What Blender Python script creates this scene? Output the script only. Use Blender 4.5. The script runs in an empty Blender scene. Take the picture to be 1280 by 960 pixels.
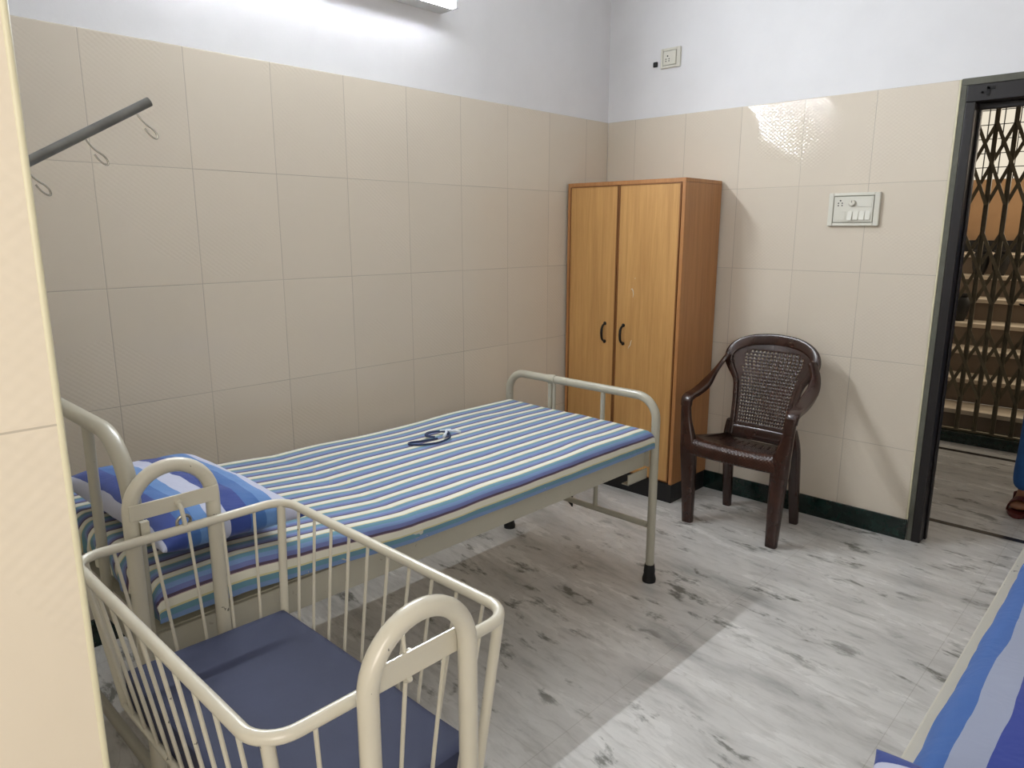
import bpy, bmesh, math, random
from mathutils import Vector, Matrix, noise
random.seed(7)
scn = bpy.context.scene
COL = scn.collection
PI = math.pi

# ------------------------------------------------------------------ materials
def new_mat(name):
    m = bpy.data.materials.new(name); m.use_nodes = True
    nt = m.node_tree
    for n in list(nt.nodes): nt.nodes.remove(n)
    out = nt.nodes.new('ShaderNodeOutputMaterial')
    b = nt.nodes.new('ShaderNodeBsdfPrincipled')
    nt.links.new(b.outputs[0], out.inputs[0])
    return m, nt, b

class G:
    """tiny node helper"""
    def __init__(s, nt): s.nt = nt
    def n(s, typ, **kw):
        x = s.nt.nodes.new(typ)
        for k, v in kw.items(): setattr(x, k, v)
        return x
    def l(s, a, b): s.nt.links.new(a, b)
    def m(s, op, a, b=None, c=None, clamp=False):
        x = s.n('ShaderNodeMath', operation=op); x.use_clamp = clamp
        for i, v in enumerate((a, b, c)):
            if v is None: continue
            if isinstance(v, (int, float)): x.inputs[i].default_value = v
            else: s.l(v, x.inputs[i])
        return x.outputs[0]
    def mix(s, f, a, b):
        x = s.n('ShaderNodeMix', data_type='RGBA')
        for i, v in ((0, f), (6, a), (7, b)):
            if isinstance(v, (int, float)): x.inputs[i].default_value = v
            elif isinstance(v, tuple): x.inputs[i].default_value = (*v, 1)
            else: s.l(v, x.inputs[i])
        return x.outputs[2]
    def noise(s, vec, scale, detail=3, rough=.5, dist=0):
        x = s.n('ShaderNodeTexNoise'); s.l(vec, x.inputs['Vector'])
        x.inputs['Scale'].default_value = scale; x.inputs['Detail'].default_value = detail
        x.inputs['Roughness'].default_value = rough; x.inputs['Distortion'].default_value = dist
        return x.outputs['Fac']
    def ramp(s, f, pts, interp='LINEAR'):
        x = s.n('ShaderNodeValToRGB'); s.l(f, x.inputs[0]); cr = x.color_ramp; cr.interpolation = interp
        while len(cr.elements) > 1: cr.elements.remove(cr.elements[-1])
        cr.elements[0].position = pts[0][0]; cr.elements[0].color = (*pts[0][1], 1)
        for p, c in pts[1:]:
            e = cr.elements.new(p); e.color = (*c, 1)
        return x.outputs[0]
    def pos(s): return s.n('ShaderNodeNewGeometry').outputs['Position']
    def obj(s): return s.n('ShaderNodeTexCoord').outputs['Object']
    def uv(s): return s.n('ShaderNodeTexCoord').outputs['UV']
    def sep(s, v):
        x = s.n('ShaderNodeSeparateXYZ'); s.l(v, x.inputs[0]); return x.outputs
    def comb(s, a, b, c=0.0):
        x = s.n('ShaderNodeCombineXYZ')
        for i, v in enumerate((a, b, c)):
            if isinstance(v, (int, float)): x.inputs[i].default_value = v
            else: s.l(v, x.inputs[i])
        return x.outputs[0]
    def bump(s, h, strength, dist, b):
        x = s.n('ShaderNodeBump'); x.inputs['Strength'].default_value = strength; x.inputs['Distance'].default_value = dist
        s.l(h, x.inputs['Height']); s.l(x.outputs[0], b.inputs['Normal'])

def srgb(r, g, b):
    f = lambda c: c/12.92 if c <= .04045 else ((c+.055)/1.055)**2.4
    return (f(r/255), f(g/255), f(b/255))

def simple(name, col, rough=.5, metal=0, var=.12, scale=9, bump=0, spec=.5, coat=0):
    m, nt, b = new_mat(name); g = G(nt)
    f = g.noise(g.obj(), scale, 4, .55)
    c2 = tuple(min(1, x*(1+var)) for x in col); c1 = tuple(x*(1-var) for x in col)
    g.l(g.ramp(f, [(.3, c1), (.7, c2)]), b.inputs['Base Color'])
    b.inputs['Roughness'].default_value = rough; b.inputs['Metallic'].default_value = metal
    b.inputs['Specular IOR Level'].default_value = spec
    if coat: b.inputs['Coat Weight'].default_value = coat
    if bump: g.bump(g.noise(g.obj(), scale*12, 3), bump, .002, b)
    return m

TW, TH, ZT = .3034, .381, 1.933
def tile_mat(name, axis, off, base, sign=1):
    m, nt, b = new_mat(name); g = G(nt)
    P = g.sep(g.pos())
    u = g.m('MULTIPLY', P[axis], float(sign)); u = g.m('ADD', u, off)
    uu = g.m('DIVIDE', u, TW); vv = g.m('DIVIDE', g.m('SUBTRACT', ZT, P[2]), TH)
    fu = g.m('FRACT', uu); fv = g.m('FRACT', vv)
    du = g.m('MULTIPLY', g.m('MINIMUM', fu, g.m('SUBTRACT', 1.0, fu)), TW)
    dv = g.m('MULTIPLY', g.m('MINIMUM', fv, g.m('SUBTRACT', 1.0, fv)), TH)
    d = g.m('MINIMUM', du, dv)
    joint = g.m('LESS_THAN', d, .0011)
    edge = g.m('DIVIDE', d, .004, clamp=True)
    # per-tile tone
    wn = g.n('ShaderNodeTexWhiteNoise', noise_dimensions='2D')
    g.l(g.comb(g.m('FLOOR', uu), g.m('FLOOR', vv)), wn.inputs[0])
    c0 = tuple(x*.975 for x in base); c1 = tuple(min(1, x*1.025) for x in base)
    tone = g.mix(wn.outputs[0], c0, c1)
    soft = g.noise(g.pos(), 14, 3)
    tone = g.mix(g.m('MULTIPLY', soft, .10), tone, tuple(x*.8 for x in base))
    jf = g.m('MULTIPLY', joint, g.m('MULTIPLY_ADD', g.noise(g.pos(), 3, 2), .9, .05))
    col = g.mix(jf, tone, tuple(x*.42 for x in base))
    g.l(col, b.inputs['Base Color'])
    # small embossed lozenges over part of the field
    a1 = g.m('SINE', g.m('MULTIPLY', u, 2*PI/.020)); a2 = g.m('SINE', g.m('MULTIPLY', P[2], 2*PI/.016))
    dots = g.m('MULTIPLY', a1, a2)
    wv = g.m('SINE', g.m('MULTIPLY', g.noise(g.comb(u, P[2]), 2.2, 1), 14))
    msk = g.m('MULTIPLY', g.m('GREATER_THAN', wv, .15), .5)
    h = g.m('ADD', g.m('MULTIPLY', g.m('MULTIPLY', dots, msk), .95), edge)
    h = g.m('ADD', h, g.m('MULTIPLY', g.noise(g.pos(), 5, 1), .10))
    g.bump(h, .22, .002, b)
    b.inputs['Roughness'].default_value = .04
    b.inputs['Specular IOR Level'].default_value = .36
    return m

def marble_floor():
    m, nt, b = new_mat('marble_floor'); g = G(nt)
    P = g.sep(g.pos()); x, y = P[0], P[1]
    warp = g.noise(g.pos(), 2.2, 3, .6)
    yr = g.m('ADD', g.m('MULTIPLY_ADD', x, .10, y), g.m('MULTIPLY', warp, .06))
    st = g.comb(g.m('MULTIPLY', x, .28), yr)
    cloud = g.noise(st, 6, 6, .62)
    fine = g.noise(g.comb(g.m('MULTIPLY', x, .25), yr), 34, 4, .65)
    base = g.ramp(cloud, [(.30, srgb(164, 163, 160)), (.45, srgb(204, 202, 198)), (.60, srgb(218, 216, 212)), (.8, srgb(190, 189, 184))])
    base = g.mix(g.m('MULTIPLY', g.ramp(fine, [(.50, (0, 0, 0)), (.68, (1, 1, 1))]), .32), base, srgb(150, 147, 142))
    # dark grey-green lens-shaped inclusions stretched along x
    s2 = g.noise(g.comb(g.m('MULTIPLY', x, .45), yr, 3.0), 12, 5, .66, .25)
    s3 = g.noise(g.comb(g.m('MULTIPLY', x, .6), y, 9.0), 2.6, 2, .5)
    spot = g.m('MULTIPLY', g.ramp(s2, [(.565, (0, 0, 0)), (.65, (1, 1, 1))]), g.ramp(s3, [(.38, (0, 0, 0)), (.52, (1, 1, 1))]))
    base = g.mix(g.m('MULTIPLY', spot, .80), base, srgb(98, 98, 90))
    # thin veins
    v = g.noise(g.comb(g.m('MULTIPLY', x, .22), yr, 5.0), 7, 3, .5, .3)
    vein = g.ramp(g.m('ABSOLUTE', g.m('SUBTRACT', v, .5)), [(0, (1, 1, 1)), (.006, (0, 0, 0))])
    base = g.mix(g.m('MULTIPLY', vein, .20), base, srgb(120, 110, 98))
    # slab joints
    def line(c, off, per):
        f = g.m('FRACT', g.m('DIVIDE', g.m('ADD', c, off), per))
        return g.m('LESS_THAN', g.m('MULTIPLY', g.m('MINIMUM', f, g.m('SUBTRACT', 1.0, f)), per), .0012)
    jl = g.m('MAXIMUM', line(x, -1.40+6.4, .64), line(y, 1.85+9, .95))
    base = g.mix(g.m('MULTIPLY', jl, .24), base, srgb(110, 98, 86))
    g.l(base, b.inputs['Base Color'])
    r = g.m('MULTIPLY_ADD', cloud, .2, .16); g.l(r, b.inputs['Roughness'])
    b.inputs['Specular IOR Level'].default_value = .4
    g.bump(g.noise(g.pos(), 4, 2), .05, .004, b)
    return m

def plaster(name, col):
    m, nt, b = new_mat(name); g = G(nt)
    f = g.noise(g.pos(), 3.5, 5, .6)
    g.l(g.ramp(f, [(.3, tuple(x*.95 for x in col)), (.65, col)]), b.inputs['Base Color'])
    b.inputs['Roughness'].default_value = .6
    g.bump(g.noise(g.pos(), 26, 4, .6), .12, .004, b)
    return m

def stripe_mat(name, coordfn, period, stops, rough=.8, wav=.004, interp='CONSTANT', smooth=True, phase=0.):
    m, nt, b = new_mat(name); g = G(nt)
    uv = g.sep(g.uv())
    c = uv[coordfn]
    nz = g.noise(g.uv(), 5, 3)
    c = g.m('ADD', c, g.m('MULTIPLY', g.m('SUBTRACT', nz, .5), wav*4))
    f = g.m('FRACT', g.m('DIVIDE', g.m('ADD', c, 10*period+phase), period))
    col = g.ramp(f, stops, interp)
    weave = g.noise(g.uv(), 900, 1)
    col = g.mix(g.m('MULTIPLY', weave, .12), col, (.1, .1, .14))
    g.l(col, b.inputs['Base Color'])
    b.inputs['Roughness'].default_value = rough; b.inputs['Specular IOR Level'].default_value = .2
    b.inputs['Sheen Weight'].default_value = .15
    h = g.m('ADD', g.m('MULTIPLY', g.noise(g.uv(), 9, 3, .6, .6), 1.0), g.m('MULTIPLY', g.noise(g.uv(), 420, 1), .02))
    g.bump(h, .35, .012, b)
    return m

def wood_mat(name, ca, cb, axis_scale=(26, 26, 1.1), rough=.42):
    m, nt, b = new_mat(name); g = G(nt)
    mp = g.n('ShaderNodeMapping'); g.l(g.pos(), mp.inputs[0]); mp.inputs['Scale'].default_value = axis_scale
    f = g.noise(mp.outputs[0], 1.3, 5, .6, .4)
    f2 = g.noise(mp.outputs[0], 7, 4, .6)
    c = g.ramp(g.m('ADD', g.m('MULTIPLY', f, .65), g.m('MULTIPLY', f2, .35)), [(.32, ca), (.66, cb)])
    g.l(c, b.inputs['Base Color']); b.inputs['Roughness'].default_value = rough
    g.bump(f2, .05, .001, b)
    return m

def paint_metal(name, col, rough=.32, chips=.5):
    m, nt, b = new_mat(name); g = G(nt)
    f = g.noise(g.obj(), 5, 4, .6)
    base = g.ramp(f, [(.3, tuple(x*.9 for x in col)), (.7, col)])
    ch = g.ramp(g.noise(g.pos(), 46, 3, .5), [(.715, (0, 0, 0)), (.725, (1, 1, 1))])
    base = g.mix(g.m('MULTIPLY', ch, chips), base, (.02, .018, .015))
    g.l(base, b.inputs['Base Color']); b.inputs['Roughness'].default_value = rough
    b.inputs['Coat Weight'].default_value = .25; b.inputs['Coat Roughness'].default_value = .12
    g.bump(g.noise(g.pos(), 60, 3), .06, .001, b)
    return m

def emis(name, col, strength):
    m = bpy.data.materials.new(name); m.use_nodes = True; nt = m.node_tree
    for n in list(nt.nodes): nt.nodes.remove(n)
    o = nt.nodes.new('ShaderNodeOutputMaterial'); e = nt.nodes.new('ShaderNodeEmission')
    e.inputs[0].default_value = (*col, 1); e.inputs[1].default_value = strength
    nt.links.new(e.outputs[0], o.inputs[0]); return m

TILE = srgb(216, 206, 190)
M = {}
M['tile_left'] = tile_mat('cream_tile_left', 1, -.4979+TW*10, TILE, -1)
M['tile_back'] = tile_mat('cream_tile_back', 0, -.7855+TW*10, TILE, 1)
M['tile_near'] = tile_mat('cream_tile_near', 1, 3.2+TW*4+.1, srgb(222, 211, 192), 1)
M['plaster'] = plaster('white_plaster', srgb(226, 226, 228))
M['ceiling'] = plaster('ceiling_paint', srgb(232, 232, 232))
M['floor'] = marble_floor()
M['granite'] = simple('dark_green_granite', srgb(18, 38, 34), .18, var=.5, scale=22)
M['black_strip'] = simple('black_stone_strip', srgb(34, 27, 22), .25, var=.3, scale=12)
M['bead'] = simple('cream_edge_bead', srgb(214, 208, 178), .4, var=.03)
M['grey_edge'] = simple('grey_cement_edge', srgb(92, 92, 82), .7, var=.15, scale=20)
M['dark_wood'] = simple('black_brown_frame_paint', srgb(22, 18, 20), .45, var=.2, scale=14)
M['bed_metal'] = paint_metal('grey_cream_enamel', srgb(176, 172, 156), .34, .25)
M['crib_metal'] = paint_metal('ivory_enamel', srgb(206, 201, 184), .28, .75)
M['rubber'] = simple('black_rubber', srgb(17, 17, 18), .55, var=.2)
M['steel'] = simple('dull_steel', srgb(122, 122, 118), .36, metal=.7, var=.2, scale=20)
M['steel_bright'] = simple('bright_steel_wire', srgb(170, 168, 160), .25, metal=.9, var=.1)
M['door_wood'] = wood_mat('golden_oak_laminate', srgb(178, 132, 76), srgb(206, 160, 100))
M['side_wood'] = wood_mat('brown_teak_laminate', srgb(158, 108, 64), srgb(186, 132, 82))
M['lip_wood'] = wood_mat('brown_teak_lipping', srgb(112, 70, 34), srgb(140, 92, 50), (20, 20, 2))
M['black_board'] = simple('black_plinth_board', srgb(17, 16, 18), .5, var=.2)
M['black_iron'] = simple('black_iron', srgb(20, 19, 20), .35, metal=.4, var=.2)
M['switch'] = simple('ivory_switch_plastic', srgb(214, 212, 200), .35, var=.02)
M['groove'] = simple('grey_plastic_recess', srgb(168, 166, 154), .5, var=.03)
M['switch_dark'] = simple('dark_socket_hole', srgb(28, 27, 26), .6, var=.1)
M['vinyl'] = simple('slate_blue_vinyl', srgb(56, 61, 84), .62, var=.10, scale=7, bump=.12, spec=.22)
M['tube'] = emis('tube_light_glow', (.90, .95, 1.0), 172)
M['fixture'] = simple('white_batten', srgb(224, 226, 228), .4, var=.03)
M['gate'] = simple('brown_gate_steel', srgb(104, 94, 72), .5, metal=.25, var=.25, scale=15)
M['cor_wall'] = simple('ochre_wall_paint', srgb(198, 158, 118), .8, var=.08, scale=3)
M['step_stone'] = simple('cream_step_stone', srgb(214, 198, 176), .4, var=.08, scale=6)
M['riser'] = simple('grey_brown_riser', srgb(122, 106, 90), .6, var=.1, scale=6)
M['pot'] = simple('black_clay_pot', srgb(26, 24, 22), .5, var=.2)
M['skin'] = simple('brown_skin', srgb(150, 104, 78), .5, var=.06)
M['scrub'] = simple('blue_cotton', srgb(38, 92, 156), .85, var=.12, scale=12, bump=.3)
M['sandal'] = simple('dark_red_sandal', srgb(92, 30, 26), .5, var=.35, scale=60)
M['hair'] = simple('black_hair', srgb(22, 19, 18), .45, var=.2, scale=30)
M['eye'] = simple('eye_white', srgb(225, 222, 216), .3, var=.02)
M['scratch'] = simple('pale_scuff', srgb(226, 212, 190), .7, var=.1, scale=60)
M['navy_cord'] = simple('navy_cord', srgb(36, 50, 82), .8, var=.2, scale=60)
M['white_cord'] = simple('white_cord', srgb(205, 212, 222), .8, var=.1, scale=60)
M['added_win_frame'] = simple('white_added_window_frame', srgb(215, 215, 210), .4, var=.04)

def brown_plastic():
    m, nt, b = new_mat('brown_moulded_plastic'); g = G(nt)
    f = g.noise(g.obj(), 6, 4, .6)
    g.l(g.ramp(f, [(.3, srgb(40, 23, 18)), (.7, srgb(58, 33, 25))]), b.inputs['Base Color'])
    b.inputs['Roughness'].default_value = .24; b.inputs['Specular IOR Level'].default_value = .6
    g.bump(g.noise(g.obj(), 18, 2), .06, .002, b)
    return m
M['plastic'] = brown_plastic()
def seat_plastic():
    m, nt, b = new_mat('brown_woven_plastic'); g = G(nt)
    P = g.sep(g.uv())
    g.l(g.ramp(g.noise(g.obj(), 9, 4), [(.3, srgb(42, 24, 18)), (.7, srgb(62, 36, 26))]), b.inputs['Base Color'])
    b.inputs['Roughness'].default_value = .22
    h = g.m('MULTIPLY', g.m('SINE', g.m('MULTIPLY', P[0], 420)), g.m('SINE', g.m('MULTIPLY', P[1], 420)))
    g.bump(h, .35, .0015, b)
    return m
M['seat_plastic'] = seat_plastic()

CR, NV, LB, TE, VI = srgb(226, 220, 196), srgb(66, 60, 84), srgb(126, 158, 190), srgb(92, 148, 164), srgb(112, 132, 190)
M['stripe'] = stripe_mat('striped_bedsheet', 0, .0615,
    [(0, srgb(220, 218, 202)), (.27, srgb(206, 198, 152)), (.34, srgb(98, 140, 156)), (.55, srgb(112, 138, 180)), (.72, srgb(104, 112, 160)), (.88, srgb(80, 66, 84)), (.97, srgb(160, 140, 140))], wav=.0022)
M['pillow'] = stripe_mat('blue_banded_cotton', 1, .162,
    [(0, srgb(182, 186, 206)), (.27, srgb(46, 66, 134)), (.58, srgb(62, 102, 160)), (.80, srgb(92, 130, 182))], wav=.006, phase=.05)
M['bedcover'] = stripe_mat('blue_banded_bedcover', 0, .176,
    [(0, srgb(56, 96, 160)), (.30, srgb(148, 156, 178)), (.56, srgb(44, 62, 142)), (.86, srgb(60, 104, 170))], wav=.004, phase=.020)

# ------------------------------------------------------------------ mesh helpers
def finish(name, bm, mat, parent=None, smooth=True, loc=None, bevel=0):
    bmesh.ops.recalc_face_normals(bm, faces=bm.faces[:])
    me = bpy.data.meshes.new(name); bm.to_mesh(me); bm.free()
    for p in me.polygons: p.use_smooth = smooth
    if smooth:
        try: me.set_sharp_from_angle(angle=math.radians(38))
        except Exception: pass
    o = bpy.data.objects.new(name, me); COL.objects.link(o)
    if isinstance(mat, (list, tuple)):
        for mm in mat: me.materials.append(M[mm])
    else: me.materials.append(M[mat])
    if parent: o.parent = parent; o.matrix_parent_inverse = parent.matrix_world.inverted() if False else Matrix.Translation(-Vector(parent.location))
    if bevel:
        md = o.modifiers.new('bevel', 'BEVEL'); md.width = bevel; md.segments = 3; md.limit_method = 'ANGLE'
    return o

def box(bm, x0, x1, y0, y1, z0, z1, mi=0):
    vs = [bm.verts.new((x, y, z)) for z in (z0, z1) for y in (y0, y1) for x in (x0, x1)]
    for f in ((0, 1, 3, 2), (4, 5, 7, 6), (0, 1, 5, 4), (2, 3, 7, 6), (0, 2, 6, 4), (1, 3, 7, 5)):
        fc = bm.faces.new([vs[i] for i in f]); fc.material_index = mi
    return vs

def prism(bm, pts, off, mi=0):
    """closed outline pts (3d) extruded by vector off"""
    a = [bm.verts.new(p) for p in pts]; b = [bm.verts.new(Vector(p)+Vector(off)) for p in pts]
    n = len(a)
    bm.faces.new(a).material_index = mi; bm.faces.new(b[::-1]).material_index = mi
    for i in range(n):
        bm.faces.new((a[i], a[(i+1) % n], b[(i+1) % n], b[i])).material_index = mi

def fillet(pts, r, seg=8, closed=False):
    pts = [Vector(p) for p in pts]; out = []
    n = len(pts)
    for i, p in enumerate(pts):
        if not closed and (i == 0 or i == n-1): out.append(p); continue
        a, b = pts[(i-1) % n], pts[(i+1) % n]
        rr = r[i] if isinstance(r, (list, tuple)) else r
        d1 = (a-p); d2 = (b-p)
        ang = d1.angle(d2)
        if rr <= 0 or abs(ang-PI) < .02: out.append(p); continue
        t = min(rr/math.tan(ang/2), d1.length*.49 if (closed or 0 < i-1) else d1.length*.98, d2.length*.98 if not closed and i+1 == n-1 else d2.length*.499)
        re = t*math.tan(ang/2)
        bis = (d1.normalized()+d2.normalized()).normalized()
        c = p + bis*(re/math.sin(ang/2))
        s = p+d1.normalized()*t; e = p+d2.normalized()*t
        vs, ve = s-c, e-c; tot = vs.angle(ve)
        ax = vs.cross(ve).normalized()
        for k in range(seg+1):
            out.append(c + Matrix.Rotation(tot*k/seg, 3, ax) @ vs)
    return out

def tube(bm, pts, r, sides=14, closed=False, cap=True, mi=0, rfun=None, flat=1.0, up=None):
    pts = [Vector(p) for p in pts]; n = len(pts)
    def tan(i):
        if closed: return (pts[(i+1) % n]-pts[(i-1) % n]).normalized()
        return (pts[min(i+1, n-1)]-pts[max(i-1, 0)]).normalized()
    t = tan(0)
    if up is None:
        u = Vector((0, 0, 1)) if abs(t.z) < .9 else Vector((1, 0, 0))
    else: u = Vector(up)
    nrm = (u-t*u.dot(t)).normalized(); rings = []
    for i in range(n):
        t = tan(i); nrm = (nrm-t*nrm.dot(t)).normalized(); bi = t.cross(nrm)
        rr = rfun(i/(n-1)) if rfun else r
        rings.append([bm.verts.new(pts[i]+(nrm*math.cos(a)*flat+bi*math.sin(a))*rr) for a in (2*PI*k/sides for k in range(sides))])
    m = n if closed else n-1
    for i in range(m):
        A, B = rings[i], rings[(i+1) % n]
        for k in range(sides):
            bm.faces.new((A[k], A[(k+1) % sides], B[(k+1) % sides], B[k])).material_index = mi
    if cap and not closed:
        bm.faces.new(rings[0][::-1]).material_index = mi; bm.faces.new(rings[-1]).material_index = mi

def lathe(bm, prof, c=(0, 0, 0), n=20, axis='z', mi=0):
    rings = []
    for r, h in prof:
        ring = []
        for k in range(n):
            a = 2*PI*k/n; p = (r*math.cos(a), r*math.sin(a), h)
            if axis == 'y': p = (p[0], p[2], p[1])
            if axis == 'x': p = (p[2], p[0], p[1])
            ring.append(bm.verts.new(Vector(p)+Vector(c)))
        rings.append(ring)
    for A, B in zip(rings, rings[1:]):
        for k in range(n): bm.faces.new((A[k], A[(k+1) % n], B[(k+1) % n], B[k])).material_index = mi
    bm.faces.new(rings[0][::-1]).material_index = mi; bm.faces.new(rings[-1]).material_index = mi

def thing(name, label, cat, loc=(0, 0, 0), group=None):
    o = bpy.data.objects.new(name, None); COL.objects.link(o); o.location = loc; o.empty_display_size = .1
    o['label'] = label; o['category'] = cat
    if group: o['group'] = group
    return o
def tag(o, label, cat, group=None):
    o['label'] = label; o['category'] = cat
    if group: o['group'] = group
    return o
def struct(name, bm, mat, smooth=False, bevel=0, parent=None):
    o = finish(name, bm, mat, parent, smooth=smooth, bevel=bevel)
    if not parent: o['kind'] = 'structure'
    return o
def B(*boxes):
    bm = bmesh.new()
    for b in boxes: box(bm, *b)
    return bm

# ------------------------------------------------------------------ room shell
CH = 2.78      # ceiling height
NX, NY = 1.722, -3.204     # corner of the near wall beside the camera
RX, RY = 3.35, -4.9        # right wall / rear wall
XL, XR, YF, ZW = .012, .0, 0, 0
struct('floor', B((-.2, 4.2, -5.1, 2.6, -.05, 0)), 'floor')
struct('ceiling', B((-.2, 4.2, -5.1, 2.3, CH, CH+.1)), 'ceiling')
# left wall: plaster set back 12 mm behind the tile dado
struct('wall_left', B((-.16, -.012, NY-.1, .012, 0, CH)), 'plaster')
struct('trim_1', B((-.012, 0, NY, 0, 0, ZT)), 'tile_left', bevel=.002)
# back wall with door opening
DX0, DX1 = 1.70, 2.72
struct('wall_back', B((-.012, DX0, .012, .11, 0, CH), (DX0, DX1, .012, .11, 1.935, CH), (DX1, RX+.1, .012, .11, 0, CH)), 'plaster')
struct('trim_2', B((0, DX0-.008, 0, .012, 0, ZT)), 'tile_back', bevel=.002)
struct('trim_3', B((DX0-.008, DX0, -.001, .03, .095, ZT)), 'bead', bevel=.002)
struct('trim_4', B((DX1+.002, RX, 0, .012, 0, ZT)), 'tile_back')
# near wall block beside the camera (tiled end corner)
struct('wall_front', B((-.012, NX-.012, RY, NY-.012, 0, CH)), 'plaster')
struct('trim_5', B((NX-.012, NX, RY, NY-.004, 0, ZT), (0, NX-.012, NY-.012, NY, 0, ZT)), 'tile_near')
bm = bmesh.new(); tube(bm, [(NX-.003, NY-.003, 0), (NX-.003, NY-.003, ZT)], .0042, 10)
struct('trim_6', bm, 'bead', smooth=True)
WX0, WX1, WZ0, WZ1 = -4.7, -3.5, .95, 2.2
struct('wall_right', B((RX, RX+.1, RY, WX0, 0, CH), (RX, RX+.1, WX1, .012, 0, CH), (RX, RX+.1, WX0, WX1, 0, WZ0), (RX, RX+.1, WX0, WX1, WZ1, CH)), 'plaster')
struct('trim_7', B((RX-.012, RX, WX1, 0, 0, ZT)), 'tile_left')
struct('wall_rear', B((NX, RX, RY-.1, RY, 0, CH)), 'plaster')
# unseen window added in the right wall behind the camera, frames the fill light
w = struct('added_window_1', B((RX+.02, RX+.07, WX0, WX0+.05, WZ0, WZ1), (RX+.02, RX+.07, WX1-.05, WX1, WZ0, WZ1), (RX+.02, RX+.07, WX0+.05, WX1-.05, WZ0, WZ0+.05),
    (RX+.02, RX+.07, WX0+.05, WX1-.05, WZ1-.05, WZ1), (RX+.025, RX+.065, (WX0+WX1)/2-.02, (WX0+WX1)/2+.02, WZ0+.05, WZ1-.05)), 'added_win_frame')
# skirting
struct('baseboard_left', B((0, .012, -3.2, 0, 0, .095)), 'granite', bevel=.002)
struct('baseboard_back', B((.012, DX0-.001, -.012, 0, 0, .095)), 'granite', bevel=.002)
# floor inlay strips in the corridor
struct('trim_8', B((1.2, 3.4, .315, .352, 0, .0015)), 'black_strip')
struct('trim_9', B((.9, 3.4, 1.655, 1.70, 0, .0015)), 'black_strip')
# door frame
d = B((1.701, 1.7215, -.002, .10, 0, 1.909), (1.701, DX1, -.002, .10, 1.909, 1.935))
struct('trim_10', d, 'grey_edge', bevel=.002)
bm = bmesh.new()
box(bm, 1.722, 1.757, -.004, .088, 0, 1.845)
box(bm, 1.7575, 1.766, .060, .09, 0, 1.8215)
box(bm, DX1-.035, DX1, -.004, .088, 0, 1.845)
box(bm, 1.722, DX1, -.004, .088, 1.8455, 1.9085)
box(bm, 1.7575, DX1-.0355, .060, .09, 1.822, 1.845)
fr = struct('door_1', bm, 'dark_wood', bevel=.003)
bm = bmesh.new(); lathe(bm, [(.004, 0), (.004, -.01), (.002, -.013)], (1.775, -.004, 1.876), 8, 'y'); box(bm, 1.79, 1.80, -.008, -.004, 1.862, 1.895); box(bm, 1.79, 1.815, -.008, -.004, 1.885, 1.895)
finish('latch_plate', bm, 'black_iron', fr)

# ------------------------------------------------------------------ corridor and stairwell
GY = 1.93
struct('wall_corridor_left', B((.6, .7, .11, 4.7, 0, 3.0)), 'plaster')
struct('wall_corridor_right', B((3.4, 3.5, .11, 4.7, 0, 3.0)), 'plaster')
struct('trim_11', B((.7, 3.4, 1.87, 2.02, 0, .072)), 'granite', bevel=.003)
struct('wall_corridor_lintel', B((.7, 3.4, 1.98, 2.1, 2.17, 3.0)), 'plaster')
# ascending steps beyond the gate
NS = 7
for k in range(NS):
    y0, z1 = 2.14+.27*k, .17+.166*k
    s = struct('trim_%d' % (12+k), B((.7, 3.4, y0, 2.14+.27*(k+1) if k < NS-1 else 4.6, 0 if k == 0 else z1-.166, z1-.03)), 'riser')
    t_ = B((.7, 3.4, y0-.02, 2.14+.27*(k+1) if k < NS-1 else 4.6, z1-.03, z1)); finish('tread', t_, 'step_stone', s, smooth=False, bevel=.003)
GX0, GX1, GZ0, GZ1 = .72, 3.0, 1.82, 2.45
struct('wall_stairwell', B((.7, 3.4, 4.6, 4.7, 0, GZ0), (.7, GX0, 4.6, 4.7, GZ0, 3.0), (GX1, 3.4, 4.6, 4.7, GZ0, 3.0), (GX0, GX1, 4.6, 4.7, GZ1, 3.0)), 'cor_wall')
struct('trim_19', B((.7, 3.4, 4.50, 4.6, 1.17, 1.27)), 'black_board')
bm = bmesh.new()
for i in range(20): box(bm, GX0+.12*i+.05, GX0+.12*i+.058, 4.59, 4.60, GZ0, GZ1)
for j in range(5): box(bm, GX0, GX1, 4.585, 4.592, GZ0+.10+.125*j, GZ0+.107+.125*j)
struct('window_2', bm, 'black_iron')
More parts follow.
